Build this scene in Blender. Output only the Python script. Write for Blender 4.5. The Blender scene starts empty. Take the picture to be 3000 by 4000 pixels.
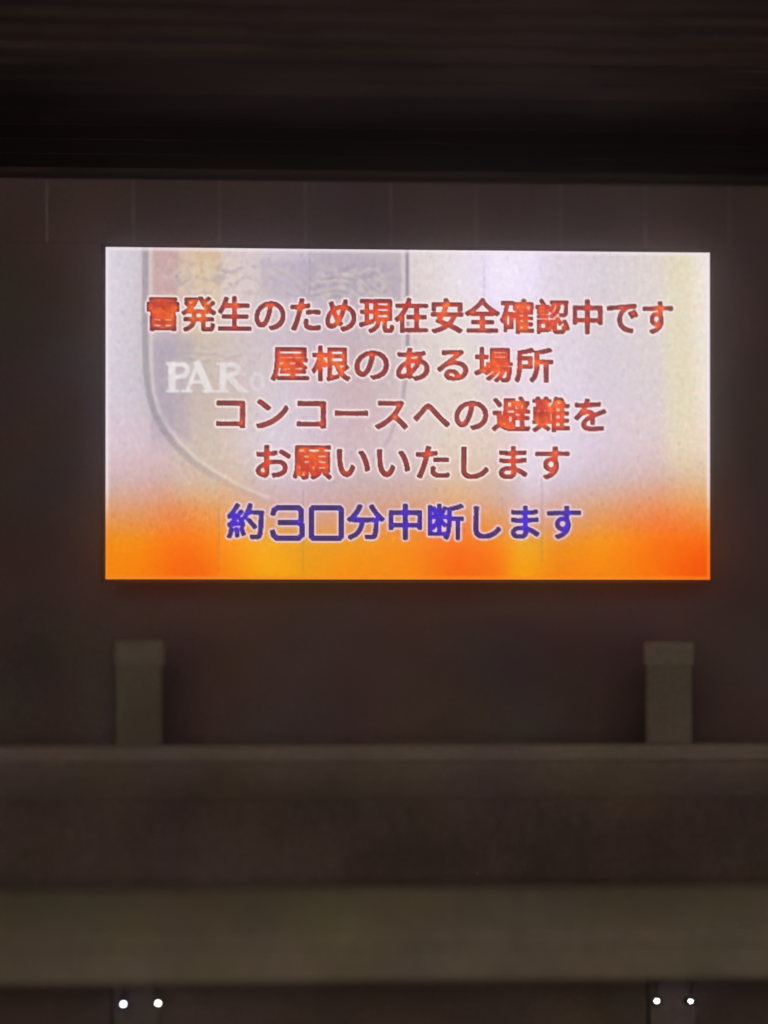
import bpy, bmesh, math, random
import numpy as np
from mathutils import Vector, Matrix
random.seed(7)
np.random.seed(7)
scene = bpy.context.scene
COL = scene.collection

# ------------------------------------------------------------------ camera
PSI = math.atan(0.17)
PITCH = math.radians(0.908)
cam_data = bpy.data.cameras.new('camera')
cam = bpy.data.objects.new('camera', cam_data)
COL.objects.link(cam)
cam.location = (-25.679, -147.878, 16.0)
fwd = Vector((math.sin(PSI)*math.cos(PITCH), math.cos(PSI)*math.cos(PITCH), math.sin(PITCH)))
cam.rotation_euler = fwd.to_track_quat('-Z', 'Y').to_euler()
cam_data.sensor_fit = 'VERTICAL'
cam_data.sensor_height = 36
cam_data.lens = 229.96
cam_data.clip_start = 0.5
cam_data.clip_end = 2000
cam_data.dof.use_dof = True
cam_data.dof.focus_distance = 150.0
cam_data.dof.aperture_fstop = 0.06
scene.camera = cam

# ------------------------------------------------------------------ night light
world = bpy.data.worlds.new('World')
scene.world = world
world.use_nodes = True
bg = world.node_tree.nodes['Background']
bg.inputs['Color'].default_value = (1.0, 0.80, 0.78, 1)
bg.inputs['Strength'].default_value = 0.065
sun_data = bpy.data.lights.new('floodlit_field_glow', 'SUN')
sun_data.energy = 0.88
sun_data.angle = math.radians(14)
sun_data.color = (1.0, 0.86, 0.78)
sun = bpy.data.objects.new('floodlit_field_glow', sun_data)
COL.objects.link(sun)
EL = math.radians(1.5)
AZ = math.radians(-10)
sun_dir = Vector((math.sin(AZ)*math.cos(EL), -math.cos(AZ)*math.cos(EL), math.sin(EL)))
sun.rotation_euler = sun_dir.to_track_quat('Z', 'Y').to_euler()
sun.location = (0, -60, 40)
vs = scene.view_settings
vs.view_transform = 'Standard'
vs.look = 'None'
vs.exposure = 0
vs.gamma = 1
vs.use_curve_mapping = False


# ------------------------------------------------------------------ materials
def surface(name, base, rough=0.8, scale=0.35, amount=0.35, tint=(0.53, 0.38, 0.60), tamount=0.35,
            grain=0.18, gscale=9.0, bump=0.25, streak=None, metallic=0.0):
    """weathered surface: broad discolouration, a second tint, fine grain and bump in object space"""
    m = bpy.data.materials.new(name)
    m.use_nodes = True
    nt = m.node_tree
    N, L = nt.nodes, nt.links
    b = N['Principled BSDF']
    b.inputs['Roughness'].default_value = rough
    b.inputs['Metallic'].default_value = metallic
    b.inputs['Specular IOR Level'].default_value = 0.25
    tc = N.new('ShaderNodeTexCoord')
    geo = N.new('ShaderNodeNewGeometry')

    def noise(sc, det, off):
        mp = N.new('ShaderNodeMapping')
        mp.inputs['Location'].default_value = off
        if streak:
            mp.inputs['Scale'].default_value = streak
        L.new(geo.outputs['Position'], mp.inputs['Vector'])
        n = N.new('ShaderNodeTexNoise')
        n.inputs['Scale'].default_value = sc
        n.inputs['Detail'].default_value = det
        L.new(mp.outputs['Vector'], n.inputs['Vector'])
        return n.outputs['Fac']

    def ramp(src, lo, hi):
        r = N.new('ShaderNodeMapRange')
        r.inputs['From Min'].default_value = 0.3
        r.inputs['From Max'].default_value = 0.7
        r.inputs['To Min'].default_value = lo
        r.inputs['To Max'].default_value = hi
        L.new(src, r.inputs['Value'])
        return r.outputs['Result']

    def mix(mode, a, bb, fac):
        x = N.new('ShaderNodeMix')
        x.data_type = 'RGBA'
        x.blend_type = mode
        for sock, val in ((x.inputs[0], fac), (x.inputs[6], a), (x.inputs[7], bb)):
            if hasattr(val, 'links'):
                L.new(val, sock)
            else:
                sock.default_value = val
        return x.outputs[2]

    c = (*base, 1)
    lum = sum(base)/3
    t2 = (*[lum*t*2 for t in tint], 1)
    out = mix('MIX', c, t2, ramp(noise(scale*1.3, 2, (11, 3, 7)), 0.0, tamount))
    t3 = (lum*1.05, lum*1.15, lum*0.62, 1)
    out = mix('MIX', out, t3, ramp(noise(scale*0.9, 2, (-5, 13, 2)), 0.0, tamount*0.8))
    out = mix('MIX', out, (lum*1.35, lum*0.78, lum*0.62, 1), ramp(noise(scale*1.1, 1, (21, -9, 5)), 0.0, tamount*0.8))
    v = N.new('ShaderNodeMath')
    v.operation = 'MULTIPLY'
    L.new(ramp(noise(scale, 3, (0, 0, 0)), 1-amount, 1+amount*0.5), v.inputs[0])
    L.new(ramp(noise(gscale, 4, (3, 1, 4)), 1-grain, 1+grain), v.inputs[1])
    hs = N.new('ShaderNodeHueSaturation')
    L.new(v.outputs[0], hs.inputs['Value'])
    L.new(out, hs.inputs['Color'])
    L.new(hs.outputs['Color'], b.inputs['Base Color'])
    bp = N.new('ShaderNodeBump')
    bp.inputs['Strength'].default_value = bump
    bp.inputs['Distance'].default_value = 0.02
    L.new(noise(gscale*2, 3, (1, 1, 1)), bp.inputs['Height'])
    L.new(bp.outputs['Normal'], b.inputs['Normal'])
    return m


M_CLAD = surface('painted_cladding', (0.160, 0.096, 0.104), tamount=0.9, amount=0.25)
M_JOINT = surface('joint_strip_metal', (0.23, 0.17, 0.18), rough=0.6)
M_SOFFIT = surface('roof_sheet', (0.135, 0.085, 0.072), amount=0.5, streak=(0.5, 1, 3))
M_SOFFIT2 = surface('shaded_roof_sheet', (0.040, 0.022, 0.021), amount=0.8)  # shade at the wall end of the roof, put into the sheet colour
M_SOFFIT3 = surface('half_shaded_roof_sheet', (0.068, 0.040, 0.038), amount=0.5)  # lighter step of the same painted shade, also on the ribs there
M_RIB = surface('rib_paint', (0.12, 0.072, 0.060), amount=0.4)
M_CORN = surface('gradient_cove_tone', (0.072, 0.052, 0.034), amount=0.3)  # mid tone chosen to bridge roof and wall on the added strip
M_LOW = surface('red_brown_wall_paint', (0.150, 0.065, 0.062), tamount=0.4, amount=0.35)
M_PIER = surface('grey_concrete', (0.220, 0.200, 0.125), amount=0.25)
M_PCAP = surface('pale_pier_concrete', (0.255, 0.230, 0.150), amount=0.2)
M_CAP = surface('ledge_concrete', (0.31, 0.265, 0.18), amount=0.2, tamount=0.45)
M_FASC = surface('fascia_brown', (0.225, 0.185, 0.125), amount=0.25, tamount=0.45)
M_RECESS = surface('recess_shade_brown', (0.160, 0.112, 0.078), amount=0.4, tamount=0.45)  # base colour darkened to stand for shade below the ledge
M_APRON = surface('olive_concrete', (0.335, 0.318, 0.165), amount=0.2, tamount=0.35, gscale=5, grain=0.14)
M_VOID = surface('underside_brown', (0.185, 0.130, 0.095), amount=0.35)
M_FRAME = surface('dark_bezel_metal', (0.085, 0.052, 0.056), rough=0.7, amount=0.1)
M_HOUSE = surface('screen_housing_metal', (0.05, 0.045, 0.045), rough=0.5)
M_GRASS = surface('pitch_grass', (0.03, 0.06, 0.02), amount=0.3)
M_BLACK = surface('lamp_black', (0.02, 0.02, 0.02), rough=0.5, amount=0.1)


def glow(name, col, strength):
    m = bpy.data.materials.new(name)
    m.use_nodes = True
    b = m.node_tree.nodes['Principled BSDF']
    b.inputs['Base Color'].default_value = (0.6, 0.6, 0.6, 1)
    b.inputs['Emission Color'].default_value = (*col, 1)
    b.inputs['Emission Strength'].default_value = strength
    return m


# ------------------------------------------------------------------ helpers
def link(name, bm, mat, parent=None, smooth=False):
    me = bpy.data.meshes.new(name)
    bm.normal_update()
    bm.to_mesh(me)
    bm.free()
    me.materials.append(mat)
    if smooth:
        for p in me.polygons:
            p.use_smooth = True
    o = bpy.data.objects.new(name, me)
    COL.objects.link(o)
    o.parent = parent
    return o


def box(bm, x0, x1, y0, y1, z0, z1, bevel=0.0):
    r = bmesh.ops.create_cube(bm, size=1)
    vs_ = r['verts']
    for v in vs_:
        v.co = Vector(((x0+x1)/2 + v.co.x*(x1-x0), (y0+y1)/2 + v.co.y*(y1-y0), (z0+z1)/2 + v.co.z*(z1-z0)))
    if bevel:
        es = {e for v in vs_ for e in v.link_edges}
        bmesh.ops.bevel(bm, geom=list(es), offset=bevel, segments=3, affect='EDGES', profile=0.5)


def extrude_profile(bm, pts, x0, x1):
    """closed (y, z) outline swept along x"""
    a = [bm.verts.new((x0, y, z)) for y, z in pts]
    b = [bm.verts.new((x1, y, z)) for y, z in pts]
    n = len(pts)
    for i in range(n):
        j = (i+1) % n
        bm.faces.new((a[i], a[j], b[j], b[i]))
    bm.faces.new(a[::-1])
    bm.faces.new(b)
    bmesh.ops.recalc_face_normals(bm, faces=bm.faces[:])


def thing(name, label, cat, loc=(0, 0, 0), group=None):
    o = bpy.data.objects.new(name, None)
    o.empty_display_size = 0.5
    COL.objects.link(o)
    o.location = loc
    o['label'] = label
    o['category'] = cat
    if group:
        o['group'] = group
    return o


def copy_thing(root, loc, label):
    r = root.copy()
    COL.objects.link(r)
    r.location = loc
    r['label'] = label
    for ch in list(root.children):
        c = ch.copy()
        COL.objects.link(c)
        c.parent = r
        for g in ch.children:
            d = g.copy()
            COL.objects.link(d)
            d.parent = c
    return r


XA, XB = -32.2, 31.8
JOINTS = [-7.85 + 2.04*k for k in range(-12, 21)]

# ------------------------------------------------------------------ ground
bm = bmesh.new()
bmesh.ops.create_grid(bm, x_segments=8, y_segments=8, size=700)
g = link('ground', bm, M_GRASS)
g['kind'] = 'structure'

# ------------------------------------------------------------------ clad wall behind the screen
wall = thing('clad_wall', 'dark stadium wall around the lit video screen, upright panels showing above it', 'wall', (0, 4.0, 0.1))
for k in range(len(JOINTS)-1):
    a, b = JOINTS[k], JOINTS[k+1]
    bm = bmesh.new()
    box(bm, a+0.03, b-0.03, 0.004*((k*5) % 3), 0.2, 24.62, 26.35, 0.004)
    link('wall_panel', bm, M_CLAD, wall)
    bm = bmesh.new()
    box(bm, a-0.029, a+0.029, -0.004, 0.19, 24.62, 26.35, 0.004)
    link('joint_strip', bm, M_JOINT, wall)
bm = bmesh.new()
box(bm, XA, XB, 0.006, 0.2, 12.4, 24.617)
link('wall_face', bm, M_CLAD, wall)
bm = bmesh.new()
box(bm, XA, XB, 0.21, 1.2, 6.0, 26.6)
link('backing_wall', bm, M_VOID, wall)

# ------------------------------------------------------------------ roof canopy
roof = thing('roof_canopy', 'dark ribbed underside of the roof rising across the top of the view', 'roof', (0, 4.0, 26.2))
NP = 15
PD = 1.3
SL = 0.185
for k in range(NP):
    y0, y1 = -PD*k - 0.55, -PD*(k+1) - 0.55
    z0 = 0.24 + SL*PD*k
    z1 = z0 + SL*PD
    bm = bmesh.new()
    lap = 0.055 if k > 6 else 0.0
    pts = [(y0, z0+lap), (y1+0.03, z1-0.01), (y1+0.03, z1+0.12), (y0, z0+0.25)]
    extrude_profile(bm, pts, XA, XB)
    link('soffit_panel', bm, M_SOFFIT if k > 6 else (M_SOFFIT3 if k > 4 else M_SOFFIT2), roof)  # same roof sheet throughout, painted darker toward the wall as shade
    if k < 5:
        continue
    bm = bmesh.new()
    box(bm, XA, XB, y1-0.06, y1+0.03, z1-0.035, z1+0.10, 0.012)
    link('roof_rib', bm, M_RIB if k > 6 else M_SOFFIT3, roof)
bm = bmesh.new()      # rounded strip, added to grade the dark roof edge into the wall
pts = [(0.15, 0.75)]
for i in range(11):
    t = math.radians(9*i)
    pts.append((-0.62*math.sin(t)*1.0 - 0.0, 0.02 + 0.42*(1-math.cos(t)) - 0.0))
pts.append((-0.62, 0.75))
extrude_profile(bm, pts, XA, XB)
link('gradient_cove', bm, M_CORN, roof, True)

# ------------------------------------------------------------------ short piers
def pier(loc, label):
    t = thing('concrete_pier', label, 'pier', loc, 'concrete piers under the screen')
    bm = bmesh.new()
    box(bm, -0.52, 0.56, -0.30, 0.05, 0, 2.30, 0.12)
    link('shaft', bm, M_PIER, t)
    bm = bmesh.new()
    box(bm, -0.56, 0.60, -0.325, 0.06, 1.80, 2.40, 0.11)
    link('cap', bm, M_PCAP, t)
    return t

p1 = pier((-6.72, -3.6, 13.05), 'short pale concrete pier under the left end of the screen')
copy_thing(p1, (5.31, -3.6, 13.02), 'short pale concrete pier under the right end of the screen')

# ------------------------------------------------------------------ ledge and balcony
led = thing('concrete_ledge', 'long pale concrete ledge crossing the view below the two piers', 'ledge', (0, -6, 12.2))
bm = bmesh.new()
box(bm, XA, XB, 0, 0.55, 0.575, 0.96, 0.08)
link('coping', bm, M_CAP, led)
pts = [(0.06, 0.573)]
for i in range(15):                     # fascia curves back and under to meet the recessed wall
    t = i/14
    pts.append((0.06 + 0.38*t**1.8, 0.573 - 0.80*t))
pts += [(0.54, -0.23), (0.54, 0.573)]
extrude_profile(bm2 := bmesh.new(), pts, XA, XB)
link('fascia', bm2, M_FASC, led, False)
bm = bmesh.new()
box(bm, XA, XB, 0.55, 9.9, 0.0, 0.35)
link('deck', bm, M_VOID, led)
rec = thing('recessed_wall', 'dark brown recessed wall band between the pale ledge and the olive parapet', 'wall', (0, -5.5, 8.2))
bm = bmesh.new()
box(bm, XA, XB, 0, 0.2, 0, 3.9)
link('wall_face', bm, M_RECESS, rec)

par = thing('parapet', 'broad olive-grey concrete parapet, paler toward its lower edge, above the four small lamps', 'parapet', (0, -12, 8.29))
pts = []
H = 1.96
for i in range(25):                     # front face: leans out under its top, flares at the foot
    s = i/24
    z = H*(1-s)
    y = 1.9*(s - 0.62*s*s)
    pts.append((y, z))
pts += [(1.0, 0.0), (1.0, 0.5), (0.7, 0.7), (0.5, H)]
extrude_profile_pts = pts
for k in range(0, len(JOINTS)-1, 4):
    a, b = JOINTS[k], JOINTS[min(k+4, len(JOINTS)-1)]
    bm = bmesh.new()
    extrude_profile(bm, pts, a+0.004, b-0.004)
    link('parapet_section', bm, M_APRON, par, False)
deck = thing('walkway', 'dark walkway deck behind the olive parapet', 'walkway', (0, -10.3, 8.4))
bm = bmesh.new()
box(bm, XA, XB, -0.69, 4.79, -0.2, 0.2)
o = link('deck', bm, M_VOID, deck)

# ------------------------------------------------------------------ under the parapet
und = thing('underpass_wall', 'very dark wall in the shade under the olive parapet', 'wall', (0, -3.7, 0))
bm = bmesh.new()
box(bm, XA, XB, 0, 0.4, 0, 8.19)
link('wall_face', bm, M_VOID, und)


def column(loc, label):
    t = thing('support_column', label, 'column', loc, 'columns behind the small lamps')
    bm = bmesh.new()
    box(bm, -0.52, 0.52, -0.22, 0.42, 0, 8.19, 0.06)
    link('shaft', bm, M_FASC, t)
    bm = bmesh.new()
    box(bm, -0.62, 0.62, -0.30, 0.44, 0, 0.5, 0.03)
    link('base', bm, M_FASC, t)
    return t

c1 = column((-6.82, -4.16, 0), 'dim brown column behind the left pair of small lamps')
copy_thing(c1, (5.30, -4.16, 0), 'dim brown column behind the right pair of small lamps')


def disc(bm, r, y, n=20, z=0.0, squash=1.0):
    vs_ = [bm.verts.new((r*math.cos(2*math.pi*i/n), y, z+r*squash*math.sin(2*math.pi*i/n))) for i in range(n)]
    return vs_


def lamp(loc, label, col, strength, squash, tilt):
    t = thing('spot_lamp', label, 'lamp', loc, 'small lamps under the parapet')
    t.rotation_euler = (0, tilt, 0)
    bm = bmesh.new()
    n = 20
    prof = [(0.135, -0.06), (0.145, -0.02), (0.14, 0.10), (0.10, 0.22), (0.04, 0.26)]
    rings = [disc(bm, r, y, n, 0, squash) for r, y in prof]
    for q in range(len(rings)-1):
        for i in range(n):
            j = (i+1) % n
            bm.faces.new((rings[q][i], rings[q][j], rings[q+1][j], rings[q+1][i]))
    bm.faces.new(rings[-1])
    inner = disc(bm, 0.055, -0.055, n, 0, squash)
    inner2 = disc(bm, 0.052, 0.02, n, 0, squash)
    for i in range(n):
        j = (i+1) % n
        bm.faces.new((rings[0][j], rings[0][i], inner[i], inner[j]))
        bm.faces.new((inner[j], inner[i], inner2[i], inner2[j]))
    bmesh.ops.recalc_face_normals(bm, faces=bm.faces[:])
    link('housing', bm, M_BLACK, t, True)
    bm = bmesh.new()
    rs = [disc(bm, 0.030*math.cos(a), 0.015-0.07*math.sin(a), n, 0, squash) for a in (0, 0.35, 0.7, 1.05, 1.4)]
    for q in range(4):
        for i in range(n):
            j = (i+1) % n
            bm.faces.new((rs[q][i], rs[q][j], rs[q+1][j], rs[q+1][i]))
    bm.faces.new(rs[-1])
    bmesh.ops.recalc_face_normals(bm, faces=bm.faces[:])
    link('lens', bm, glow('lens_light', col, strength), t, True)
    bm = bmesh.new()
    box(bm, -0.03, 0.03, 0.04, 0.10, 0.14, 0.40, 0.008)
    box(bm, -0.10, 0.10, 0.00, 0.14, 0.38, 0.44, 0.01)
    link('bracket', bm, M_BLACK, t)
    return t

lamp((-7.20, -5.0, 7.46), 'bluish-white lamp, leftmost of the four small lamps in the bottom row', (0.75, 0.83, 1.0), 22, 1.0, 0.1)
lamp((-6.43, -5.0, 7.47), 'cream lamp, right one of the left pair in the bottom row', (1.0, 0.93, 0.74), 22, 0.9, -0.2)
lamp((4.78, -5.0, 7.41), 'warm white lamp, left one of the right pair in the bottom row', (1.0, 0.90, 0.74), 22, 1.0, 0.0)
lamp((5.55, -5.0, 7.40), 'pure white lamp, rightmost of the four small lamps in the bottom row', (1.0, 0.97, 0.97), 22, 0.72, 0.15)


# ------------------------------------------------------------------ the video screen
SX0, SX1, SZ0, SZ1 = -6.972, 7.108, 16.83, 24.40
scr = thing('video_screen', 'large lit stadium video screen showing a red and blue Japanese notice', 'screen', (0, 0, 0))
bm = bmesh.new()
box(bm, SX0-0.05, SX1+0.05, 0.03, 0.19, SZ0-0.05, SZ1+0.05, 0.02)
link('housing', bm, M_HOUSE, scr)
# flared bezel, four mitred members
BW, BF, BI = 0.075, -0.05, 0.012
ix0, ix1, iz0, iz1 = SX0-0.004, SX1+0.004, SZ0-0.004, SZ1+0.004
cor_i = [(ix0, iz0), (ix1, iz0), (ix1, iz1), (ix0, iz1)]
cor_o = [(ix0-BW, iz0-BW), (ix1+BW, iz0-BW), (ix1+BW, iz1+BW), (ix0-BW, iz1+BW)]
for i in range(4):
    j = (i+1) % 4
    bm = bmesh.new()
    ring = []
    for (ci, co) in ((cor_i[i], cor_o[i]), (cor_i[j], cor_o[j])):
        ring.append([bm.verts.new((ci[0], 0.02, ci[1])), bm.verts.new((ci[0], -0.01, ci[1])),
                     bm.verts.new((co[0], BF, co[1])), bm.verts.new((co[0], 0.195, co[1])), bm.verts.new((ci[0], 0.195, ci[1]))][0:5])
    n = 5
    for q in range(n):
        r = (q+1) % n
        bm.faces.new((ring[0][q], ring[0][r], ring[1][r], ring[1][q]))
    bm.faces.new(ring[0][::-1])
    bm.faces.new(ring[1])
    bmesh.ops.recalc_face_normals(bm, faces=bm.faces[:])
    link('bezel', bm, M_FRAME, scr)

# --- picture shown on the LED matrix, worked out diode by diode
CW, CH, SS = 652, 359, 4                      # diodes, and supersampling for lettering
X0, Y0, UNIT = 228.0, 533.0, 2.0              # drawing units: 2 per diode


def gblur(a, s, sy=None):
    def k1(a, s, ax):
        if s <= 0:
            return a
        r = int(3*s)+1
        k = np.exp(-0.5*(np.arange(-r, r+1)/s)**2)
        k /= k.sum()
        p = np.pad(a, [(r, r) if q == ax else (0, 0) for q in range(2)], mode='edge')
        out = np.zeros_like(a)
        n = a.shape[ax]
        for i, w in enumerate(k):
            out += w*(p[i:i+n, :] if ax == 0 else p[:, i:i+n])
        return out
    return k1(k1(a.astype(np.float32), s if sy is None else sy, 0), s, 1)


HW, HH = CW*SS, CH*SS
S = SS/UNIT                                    # hi-res samples per drawing unit


def dilate(a, r):
    out = a.copy()
    for rad in (r*0.5, r):
        for q in range(16):
            dx = int(round(rad*math.cos(q*math.pi/8)))
            dy = int(round(rad*math.sin(q*math.pi/8)))
            out = np.maximum(out, np.roll(np.roll(a, dy, 0), dx, 1))
    return out


def fill_tri(buf, p):
    xs = (p[:, 0]-X0)*S
    ys = (p[:, 1]-Y0)*S
    x0, x1 = max(int(xs.min())-1, 0), min(int(xs.max())+2, HW)
    y0, y1 = max(int(ys.min())-1, 0), min(int(ys.max())+2, HH)
    if x1 <= x0 or y1 <= y0:
        return
    gx, gy = np.meshgrid(np.arange(x0, x1)+0.5, np.arange(y0, y1)+0.5)
    d = (xs[1]-xs[0])*(ys[2]-ys[0]) - (xs[2]-xs[0])*(ys[1]-ys[0])
    if abs(d) < 1e-9:
        return
    sgn = 1 if d > 0 else -1
    ins = np.ones(gx.shape, bool)
    for i in range(3):
        j = (i+1) % 3
        ins &= sgn*((xs[j]-xs[i])*(gy-ys[i]) - (ys[j]-ys[i])*(gx-xs[i])) >= -1e-6
    buf[y0:y1, x0:x1][ins] = 1.0


_tri_cache = {}


def glyph(ch):
    if ch not in _tri_cache:
        cu = bpy.data.curves.new('glyph', 'FONT')
        cu.body = ch
        cu.resolution_u = 4
        ob = bpy.data.objects.new('glyph', cu)
        COL.objects.link(ob)
        bpy.context.view_layer.update()
        dg = bpy.context.evaluated_depsgraph_get()
        me = bpy.data.meshes.new_from_object(ob.evaluated_get(dg))
        me.calc_loop_triangles()
        co = np.array([v.co[:2] for v in me.vertices])
        tr = np.array([t.vertices[:] for t in me.loop_triangles])
        bpy.data.objects.remove(ob)
        bpy.data.curves.remove(cu)
        bpy.data.meshes.remove(me)
        _tri_cache[ch] = (co, tr)
    return _tri_cache[ch]


def put(buf, ch, cx, cy, ex, ey):
    """glyph centred in its em cell: em box is 0..1 wide, -0.12..0.88 high"""
    co, tr = glyph(ch)
    w = GW
    P = np.empty_like(co)
    P[:, 0] = cx + (co[:, 0]-w[0])*ex
    P[:, 1] = cy - (co[:, 1]-w[1])*ey
    for t in tr:
        fill_tri(buf, P[t])


ref, _ = glyph('国')
GW = ((ref[:, 0].min()+ref[:, 0].max())/2, (ref[:, 1].min()+ref[:, 1].max())/2)
FULL = (ref[:, 1].max()-ref[:, 1].min())       # height of a full box glyph in font units


def quad(buf, a, b, c, d):
    fill_tri(buf, np.array([a, b, c], float))
    fill_tri(buf, np.array([a, c, d], float))


def stroke(buf, pts, w):
    for (x0, y0), (x1, y1) in zip(pts[:-1], pts[1:]):   # one quad per leg
        dx, dy = x1-x0, y1-y0
        l = math.hypot(dx, dy) or 1
        nx, ny = -dy/l*w/2, dx/l*w/2
        ex, ey = dx/l*w*0.35, dy/l*w*0.35
        quad(buf, (x0+nx-ex, y0+ny-ey), (x1+nx+ex, y1+ny+ey), (x1-nx+ex, y1-ny+ey), (x0-nx-ex, y0-ny-ey))


red = np.zeros((HH, HW), np.float32)
blue = np.zeros((HH, HW), np.float32)
ROWS = [('雷発生のため現在安全確認中です', 351, 76.1, 678.5, 72, 74, red),
        ('屋根のある場所', 622.5, 87.6, 784, 81, 74, red),
        ('コンコースへの避難を', 495, 86.2, 892, 80, 74, red),
        ('お願いいたします', 584, 86.1, 997, 80, 74, red),
        ('約  分中断します', 528, 85.5, 1126.5, 80, 75, blue)]
for text, cx, pitch, cy, gw, gh, buf in ROWS:
    for i, ch in enumerate(text):
        if ch != ' ':
            put(buf, ch, cx+pitch*i, cy, (gw-4)/FULL*0.98, (gh-4)/FULL)
stroke(blue, [(586, 1108), (588, 1100), (596, 1095), (640, 1095), (646, 1101), (646, 1122), (640, 1127), (600, 1127)], 7)
stroke(blue, [(640, 1127), (648, 1133), (648, 1154), (640, 1161), (594, 1161), (587, 1155), (585, 1147)], 7)
stroke(blue, [(671, 1095), (728, 1095), (732, 1099), (732, 1157), (728, 1161), (672, 1161), (668, 1157), (668, 1099), (671, 1095)], 7)


def down(a):
    return a.reshape(CH, SS, CW, SS).mean((1, 3))


def layers(a):
    fat = dilate(a, 2.2*S)
    body = down(gblur(fat, 0.8*S))
    wide = down(gblur(dilate(fat, 3.5*S), 1.6*S))
    dens = gblur(down(fat), 3.2)
    body = body + gblur(np.random.randn(CH, CW), 0.9)/0.31*0.05*(body > 0.02)
    return np.clip((body-0.18)*1.55, 0, 1), np.clip(wide, 0, 1), dens


yy, xx = np.mgrid[0:CH, 0:CW].astype(np.float32)
PX = X0 + (xx+0.5)*UNIT
PY = Y0 + (yy+0.5)*UNIT

cols = [232, 300, 380, 430, 500, 570, 650, 760, 880, 980, 1060, 1120, 1200, 1300, 1420, 1480, 1528]
rows = {
 540: [(206,203,214),(192,186,194),(196,166,164),(216,188,150),(212,196,190),(205,196,208),(190,184,204),(176,166,186),(206,196,196),(214,208,200),(220,208,236),(224,212,242),(208,198,210),(202,194,200),(206,198,192),(214,206,180),(226,220,216)],
 640: [(205,200,212),(190,184,192),(190,162,162),(214,190,150),(206,192,186),(202,194,204),(190,182,200),(178,168,184),(202,190,192),(212,206,202),(216,206,232),(220,208,236),(204,194,204),(200,192,198),(204,196,192),(214,204,178),(224,218,214)],
 740: [(202,196,208),(188,182,190),(172,164,176),(196,184,160),(196,186,182),(196,186,194),(190,178,192),(184,168,176),(198,188,188),(208,202,194),(206,196,204),(214,200,222),(204,194,206),(198,190,198),(202,194,192),(212,202,176),(222,216,210)],
 850: [(200,192,204),(188,180,190),(170,162,174),(184,172,160),(196,182,168),(204,198,200),(198,186,204),(190,166,172),(198,186,184),(206,198,186),(204,190,190),(208,192,204),(208,196,216),(198,188,200),(200,190,192),(210,200,172),(222,214,204)],
 968: [(204,184,194),(198,176,184),(188,168,168),(192,172,152),(202,186,168),(204,198,206),(198,184,204),(192,166,172),(196,180,180),(210,194,172),(208,188,170),(206,186,196),(208,198,220),(200,186,200),(204,182,180),(216,194,158),(224,208,184)],
 1032:[(208,172,172),(204,164,162),(206,160,142),(214,164,124),(214,182,146),(200,180,188),(196,174,194),(194,164,164),(198,170,166),(220,184,128),(214,178,140),(206,182,192),(206,192,216),(202,178,184),(214,164,142),(226,176,112),(232,190,130)],
 1080:[(212,160,128),(210,150,120),(222,132,76),(232,150,70),(222,168,110),(202,170,164),(196,168,188),(194,160,156),(206,156,128),(228,170,104),(208,164,146),(206,180,196),(206,168,166),(212,156,118),(234,132,72),(240,150,60),(244,160,64)],
 1128:[(224,142,72),(226,138,66),(238,112,36),(240,128,30),(236,152,50),(216,160,114),(202,160,148),(208,150,122),(222,132,78),(234,112,48),(226,150,66),(204,162,150),(208,156,138),(226,140,54),(244,96,26),(244,106,24),(246,116,22)],
 1182:[(240,132,20),(242,126,18),(250,98,12),(248,102,10),(248,140,14),(244,164,22),(228,146,70),(236,140,40),(242,126,18),(250,94,12),(248,108,12),(234,164,60),(232,128,66),(244,134,12),(252,100,8),(252,88,6),(250,78,8)],
 1248:[(248,126,12),(250,120,10),(252,92,6),(252,90,6),(252,124,8),(250,158,8),(236,148,50),(244,132,12),(246,130,8),(252,92,6),(252,100,6),(246,154,16),(240,120,48),(250,126,8),(253,100,6),(253,80,6),(252,68,8)],
}
for _r, _g in ((1032, 0.45), (968, 0.25)):
    rows[_r] = [tuple(v*(1-_g)+w*_g for v, w in zip(c3, (202, 188, 194))) for c3 in rows[_r]]
for _r, _g in ((1128, 0.3), (1182, 0.1), (1248, 0.05)):
    _m = tuple(sum(c3[q] for c3 in rows[_r])/len(cols) for q in range(3))
    rows[_r] = [tuple(v*(1-_g)+w*_g for v, w in zip(c3, _m)) for c3 in rows[_r]]
for _r, _g, _c in ((1080, 0.35, (214, 176, 156)), (1128, 0.18, (226, 154, 96))):
    rows[_r] = [tuple(v*(1-_g)+w*_g for v, w in zip(c3, _c)) for c3 in rows[_r]]
rk = sorted(rows)
tab = np.array([rows[r] for r in rk], np.float32)              # rows x cols x 3
img = np.zeros((CH, CW, 3), np.float32)
for c in range(3):
    tmp = np.array([np.interp(PX[0], cols, tab[r, :, c]) for r in range(len(rk))])
    for i in range(CW):
        img[:, i, c] = np.interp(PY[:, 0], rk, tmp[:, i])
    img[:, :, c] = gblur(img[:, :, c], 5, 9)


def smooth(a, b, v):
    t = np.clip((v-a)/(b-a), 0, 1)
    return t*t*(3-2*t)


def shade(mask, col, amt):
    global img
    m = (np.clip(mask, 0, 1)*amt)[..., None]
    img = img*(1-m) + np.array(col, np.float32)*m


img[:, :, 0] += 2*(1-smooth(940, 1060, PY))
img[:, :, 1] += 9*smooth(1100, 1180, PY)
img += (12*(1-smooth(940, 1060, PY)))[..., None]
img[:, :, 2] *= 1-0.9*smooth(1130, 1200, PY)
def block(x0, x1, y0, y1, col, amt, fx=3, fy=14):
    w = smooth(x0-fx, x0+fx, PX)*(1-smooth(x1-fx, x1+fx, PX))*smooth(y0-fy, y0+fy, PY)*(1-smooth(y1-fy, y1+fy, PY))
    shade(w, col, amt)


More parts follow.
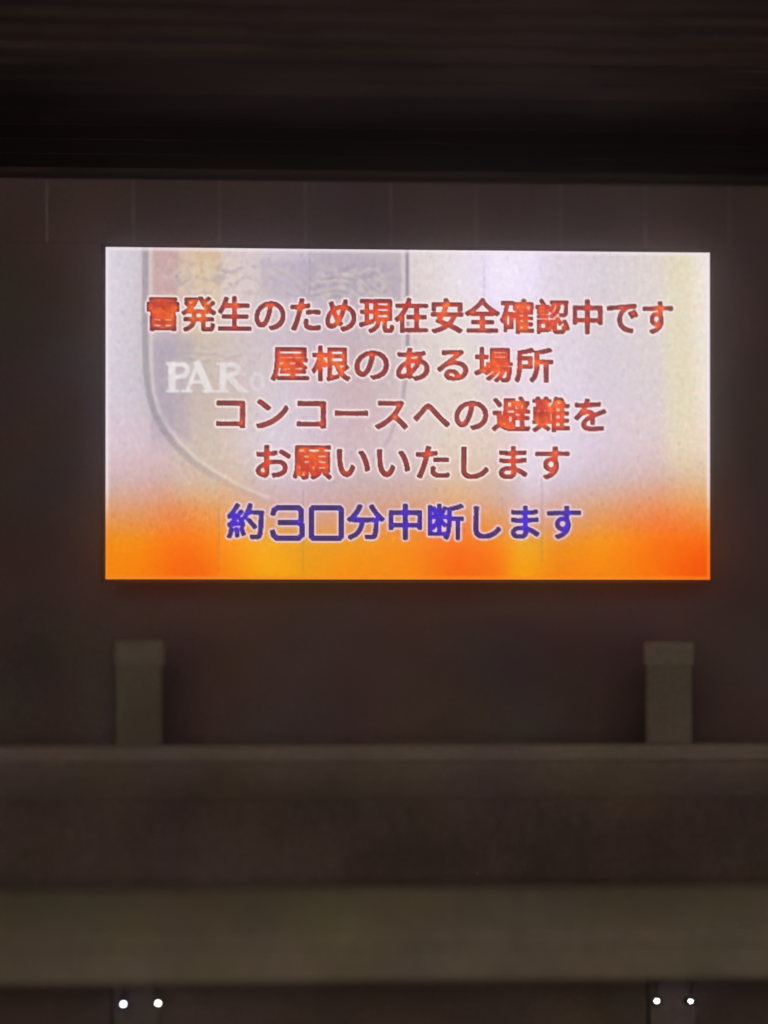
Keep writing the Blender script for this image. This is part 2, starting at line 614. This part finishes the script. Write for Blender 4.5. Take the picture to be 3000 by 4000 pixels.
block(325, 382, 500, 645, (200, 160, 156), 0.85)
block(386, 470, 500, 720, (226, 204, 160), 0.55, 6)
block(420, 470, 500, 600, (226, 190, 138), 0.6, 5)
block(478, 560, 500, 700, (224, 212, 208), 0.6, 8)
block(664, 862, 500, 650, (182, 170, 184), 0.5)
block(326, 374, 745, 950, (172, 162, 176), 0.6, 4, 40)
block(382, 470, 735, 790, (200, 190, 164), 0.6, 8)
block(374, 470, 850, 1070, (202, 188, 170), 0.45, 10, 40)
block(1432, 1486, 500, 1000, (222, 214, 184), 0.5, 16, 40)
block(950, 1160, 500, 640, (230, 220, 240), 0.45, 30)
block(1050, 1150, 500, 640, (240, 230, 255), 0.8, 18, 30)
block(1120, 1180, 640, 1060, (234, 224, 240), 0.5, 20, 60)
block(560, 660, 820, 1040, (222, 212, 226), 0.4, 20, 60)
block(1110, 1250, 560, 1030, (222, 214, 224), 0.35, 30, 60)
block(520, 640, 860, 960, (218, 210, 220), 0.4, 30, 30)
# team emblem: shield outline, its inner light line, faint marks and letters
left = [(313, 533), (313, 640), (313, 740), (315, 800), (321, 850), (333, 892), (352, 928), (378, 962), (412, 995),
        (450, 1022), (492, 1046), (532, 1066), (566, 1080)]
right = [(874, 533), (874, 640), (875, 740), (873, 800), (866, 850), (856, 892), (842, 928), (826, 958), (800, 992)]
hi = np.zeros((HH, HW), np.float32)
poly = left + [(594, 1086), (640, 1072), (700, 1046), (752, 1018)] + right[::-1]
for _p, _q in zip(poly[:-1], poly[1:]):
    fill_tri(hi, np.array([(594, 760), _p, _q], float))
fill_tri(hi, np.array([(594, 760), poly[-1], poly[0]], float))
shade(down(gblur(hi, 4))*(1-0.75*smooth(820, 1040, PY)), (188, 170, 174), 0.32)
hi[:] = 0
stroke(hi, left, 13)
fade = 1-0.85*smooth(900, 1090, PY)
shade(down(gblur(hi, 3))*fade, (150, 143, 150), 0.72)
hi[:] = 0
stroke(hi, [(x+13*(1 if y < 850 else 0.75), y-7*(y > 840)) for x, y in left], 8)
shade(down(gblur(hi, 3)), (224, 216, 208), 0.50)
hi[:] = 0
stroke(hi, right, 7)
shade(down(gblur(hi, 3))*(1-0.7*smooth(640, 960, PY)), (132, 124, 136), 0.85)
hi[:] = 0
stroke(hi, [(x-10, y) for x, y in right], 7)
stroke(hi, [(x+8, y) for x, y in right[:3]], 4)
shade(down(gblur(hi, 3))*(1-0.6*smooth(640, 960, PY)), (226, 216, 224), 0.5)
# darker blocks of the shield's field
hi[:] = 0
quad(hi, (330, 735), (418, 735), (418, 780), (330, 780))
quad(hi, (330, 780), (356, 780), (356, 940), (345, 900))
quad(hi, (356, 850), (400, 850), (410, 960), (362, 920))
quad(hi, (560, 560), (860, 560), (860, 640), (560, 640))
shade(down(gblur(hi, 8)), (166, 156, 172), 0.4)
# curling marks along the top of the shield
hi[:] = 0
random.seed(3)
curls = [[(672, 612), (690, 596), (712, 590), (742, 590), (768, 598), (784, 612), (800, 630)],
         [(668, 630), (694, 622), (722, 618), (752, 624), (770, 638)],
         [(772, 588), (790, 576), (808, 580), (824, 594), (828, 612), (818, 624)],
         [(790, 600), (806, 616), (822, 634)], [(684, 606), (720, 602), (756, 606)],
         [(702, 634), (722, 628), (740, 636)], [(780, 640), (796, 626), (812, 636)],
         [(398, 590), (412, 604), (400, 618), (418, 634), (436, 622)], [(506, 602), (526, 590), (548, 596), (560, 612), (548, 628)],
         [(575, 585), (592, 598), (606, 616), (622, 628), (640, 632)], [(590, 575), (612, 584), (634, 600), (650, 618)],
         [(448, 600), (462, 586), (480, 594)], [(380, 612), (372, 596), (384, 582)],
         [(420, 752), (440, 762), (462, 756), (486, 768), (512, 760)], [(410, 768), (432, 776), (452, 770)]]
for c in curls:
    stroke(hi, c, 8)
cm = down(gblur(hi, 2.5))
mn = gblur(np.random.randn(CH, CW), 2.6, 2.0)/0.11
reg = np.exp(-((PX-750)/92)**4-((PY-606)/40)**4) + np.exp(-((PX-480)/125)**4-((PY-600)/44)**4)
mot = smooth(-0.1, 0.9, mn)*np.clip(reg, 0, 1)
shade(mot, (218, 206, 192), 0.42)
shade(smooth(0.6, 1.6, -mn)*np.clip(reg, 0, 1), (146, 134, 146), 0.30)
shade(np.roll(cm, (2, 1), (0, 1)), (140, 130, 138), 0.22)
shade(cm, (216, 206, 200), 0.40)
# PAR... in pale serif capitals, fading to the right
hi[:] = 0
Yt, Yb = 782, 846


def serif(x, y, w=17, h=4):
    quad(hi, (x-w/2, y-h/2), (x+w/2, y-h/2), (x+w/2, y+h/2), (x-w/2, y+h/2))


quad(hi, (362, Yt), (377, Yt), (377, Yb), (364, Yb)); serif(369, Yt+2, 22); serif(371, Yb-2, 26)
stroke(hi, [(376, Yt+4), (394, Yt+5), (402, 791), (403, 801), (396, 811), (378, 814)], 8)
stroke(hi, [(424, Yt+2), (404, Yb-6)], 6); stroke(hi, [(424, Yt+2), (448, Yb-6)], 13)
stroke(hi, [(412, 824), (440, 824)], 5); serif(402, Yb-2, 22); serif(449, Yb-2, 26)
quad(hi, (472, Yt), (485, Yt), (485, Yb), (472, Yb)); serif(477, Yt+2, 22); serif(478, Yb-2, 26)
stroke(hi, [(484, Yt+4), (503, Yt+5), (511, 792), (509, 804), (486, 811)], 8)
stroke(hi, [(492, 812), (518, Yb-5)], 11); serif(522, Yb-2, 18)
lm = down(gblur(dilate(hi, 1.2*S), 2.5))*(1-0.35*smooth(440, 540, PX))
hi[:] = 0
stroke(hi, [(552+12*math.cos(q*math.pi/12), 822+17*math.sin(q*math.pi/12)) for q in range(25)], 8)
om = down(gblur(hi, 2.5))
shade(np.roll(lm, (2, -1), (0, 1)), (146, 138, 144), 0.22)
shade(lm, (234, 230, 230), 0.85)
shade(om, (232, 224, 236), 0.42)

# moire speckle of the diodes
n1 = gblur(np.random.randn(CH, CW), 0.9, 1.5)
n1 = (n1-gblur(n1, 3, 6))/0.20
n2 = gblur(np.random.randn(CH, CW), 1.2)
n2 = (n2-gblur(n2, 5))/0.15
calm = 1-0.65*smooth(1130, 1210, PY)
for c, w in enumerate((1.0, 1.0, 0.95)):
    img[:, :, c] += (n1*1.7 + n2*1.1)*calm*w
for c, s_ in ((0, 3.0), (1, -1.8), (2, 2.6)):
    nn = gblur(np.random.randn(CH, CW), 3.0)
    img[:, :, c] += nn/0.09*s_*0.3
sp = np.random.rand(CH, CW)
dk = gblur((sp < 0.0016).astype(np.float32), 0.8, 1.4)*7
lt = gblur((sp > 0.9978).astype(np.float32), 0.7, 2.0)*7
img -= (dk*16*calm)[..., None]*np.array((1, 1, 0.9), np.float32)
img += (lt*12*calm)[..., None]
# upright seams of the LED cabinets
for sx, y0_, y1_ in ((650, 1050, 1235), (1165, 1020, 1215), (664, 533, 640), (1040, 560, 650), (470, 1090, 1240)):
    m = np.exp(-0.5*((PX-sx)/1.6)**2)*smooth(y0_-20, y0_+20, PY)*(1-smooth(y1_-10, y1_+10, PY))
    m *= 0.5+0.5*(np.sin(PY*0.35) > -0.2)
    shade(m, (130, 118, 126), 0.26)
    m = np.exp(-0.5*((PX-sx-6)/1.8)**2)*smooth(y0_-20, y0_+20, PY)*(1-smooth(y1_-10, y1_+10, PY))
    shade(m, (240, 225, 220), 0.08)

# lettering
for buf, edge, core, dark, halo in ((red, (112, 2, 0), (226, 78, 0), (110, 36, 30), (255, 232, 230)),
                                    (blue, (16, 6, 84), (34, 12, 205), (36, 30, 62), (232, 208, 232))):
    body, wide, dens = layers(buf)
    bgl = img.copy()
    shade(np.clip(wide*1.25, 0, 1)*(1-body), halo, 0.95)
    gap = smooth(0.66, 0.82, dens)*(0.38 if buf is red else 0.12)
    body = np.maximum(body, gap)
    d = smooth(0.50, 0.82, dens)[..., None]
    tint = bgl/np.maximum(bgl.mean((0, 1)), 1)
    nz = gblur(np.random.randn(CH, CW), 2.2)/0.125
    dd = np.clip(d[..., 0]+nz*0.16*d[..., 0], 0, 1)[..., None]
    colr = np.array(edge, np.float32)*(1-dd) + np.array(core, np.float32)*dd
    rim = smooth(0.25, 0.75, body)*(1-smooth(0.75, 1.0, body))*(1-0.75*d[..., 0])
    colr = colr*(1-0.42*rim[..., None])
    yel = np.clip((bgl[..., 0]-bgl[..., 2]-15)/45, 0, 1)[..., None]
    hn = (gblur(np.random.randn(CH, CW), 4.5)/0.063)[..., None]
    if buf is red:
        colr = colr + hn*np.array((6, 9, -2), np.float32)*(0.35+dd)
        colr = colr*(1-0.3*yel) + np.array((200, 120, 10), np.float32)*0.3*yel*(0.35+0.65*dd)
        colr *= (0.9+0.1*tint)
    m = smooth(0.05, 0.85, body)[..., None]
    img = img*(1-m) + colr*m
    img += (n2*5.0)[..., None]*m

# bright line like image sharpening, painted round the picture's border
edge_d = np.minimum(np.minimum(xx, CW-1-xx), np.minimum(yy*1.0, CH-1-yy))
rimw = np.exp(-0.5*((edge_d-1.5)/1.6)**2)
orange = smooth(1040, 1180, PY)
rim_c = np.stack([np.full_like(PY, 246), 232-92*orange, 240-190*orange], -1)
rimw = (rimw*0.75)[..., None]
img = img*(1-rimw) + rim_c*rimw
img = (img-128)*1.06+128+4
img = np.clip(img, 0, 255)/255.0
lin = np.where(img <= 0.04045, img/12.92, ((img+0.055)/1.055)**2.4).astype(np.float32)

# --- the LED matrix itself: one vertex per diode on the screen's face
me = bpy.data.meshes.new('led_display')
xs = np.linspace(SX0, SX1, CW)
zs = np.linspace(SZ1, SZ0, CH)
V = np.zeros((CH, CW, 3), np.float32)
V[..., 0] = xs[None, :]
V[..., 2] = zs[:, None]
idx = np.arange(CH*CW, dtype=np.int32).reshape(CH, CW)
F = np.stack([idx[:-1, :-1], idx[1:, :-1], idx[1:, 1:], idx[:-1, 1:]], -1).reshape(-1)
nf = F.size//4
me.vertices.add(CH*CW)
me.vertices.foreach_set('co', V.reshape(-1))
me.loops.add(F.size)
me.loops.foreach_set('vertex_index', F)
me.polygons.add(nf)
me.polygons.foreach_set('loop_start', np.arange(0, F.size, 4, dtype=np.int32))
me.polygons.foreach_set('loop_total', np.full(nf, 4, np.int32))
me.update(calc_edges=True)
ca = me.color_attributes.new('picture', 'FLOAT_COLOR', 'POINT')
rgba = np.ones((CH*CW, 4), np.float32)
rgba[:, :3] = lin.reshape(-1, 3)
ca.data.foreach_set('color', rgba.reshape(-1))
m = bpy.data.materials.new('led_matrix')
m.use_nodes = True
b = m.node_tree.nodes['Principled BSDF']
b.inputs['Base Color'].default_value = (0.008, 0.008, 0.008, 1)
b.inputs['Roughness'].default_value = 0.6
b.inputs['Specular IOR Level'].default_value = 0.1
at = m.node_tree.nodes.new('ShaderNodeAttribute')
at.attribute_name = 'picture'
m.node_tree.links.new(at.outputs['Color'], b.inputs['Emission Color'])
b.inputs['Emission Strength'].default_value = 1.0
me.materials.append(m)
o = bpy.data.objects.new('led_display', me)
COL.objects.link(o)
o.parent = scr
o['label'] = 'glowing display with red and blue Japanese lettering on a white to orange picture'

# ------------------------------------------------------------------ haze added for a lens-like bloom round the screen
bm = bmesh.new()
box(bm, -90, 90, -170, 40, -1.0, 45)
hz = bpy.data.materials.new('bloom_haze')
hz.use_nodes = True
hz.node_tree.nodes.clear()
pv = hz.node_tree.nodes.new('ShaderNodeVolumePrincipled')
pv.inputs['Color'].default_value = (0.97, 0.90, 0.97, 1)
pv.inputs['Density'].default_value = 0.0012
pv.inputs['Anisotropy'].default_value = 0.995
mo = hz.node_tree.nodes.new('ShaderNodeOutputMaterial')
hz.node_tree.links.new(pv.outputs['Volume'], mo.inputs['Volume'])
o = link('haze', bm, hz)
o['kind'] = 'stuff'
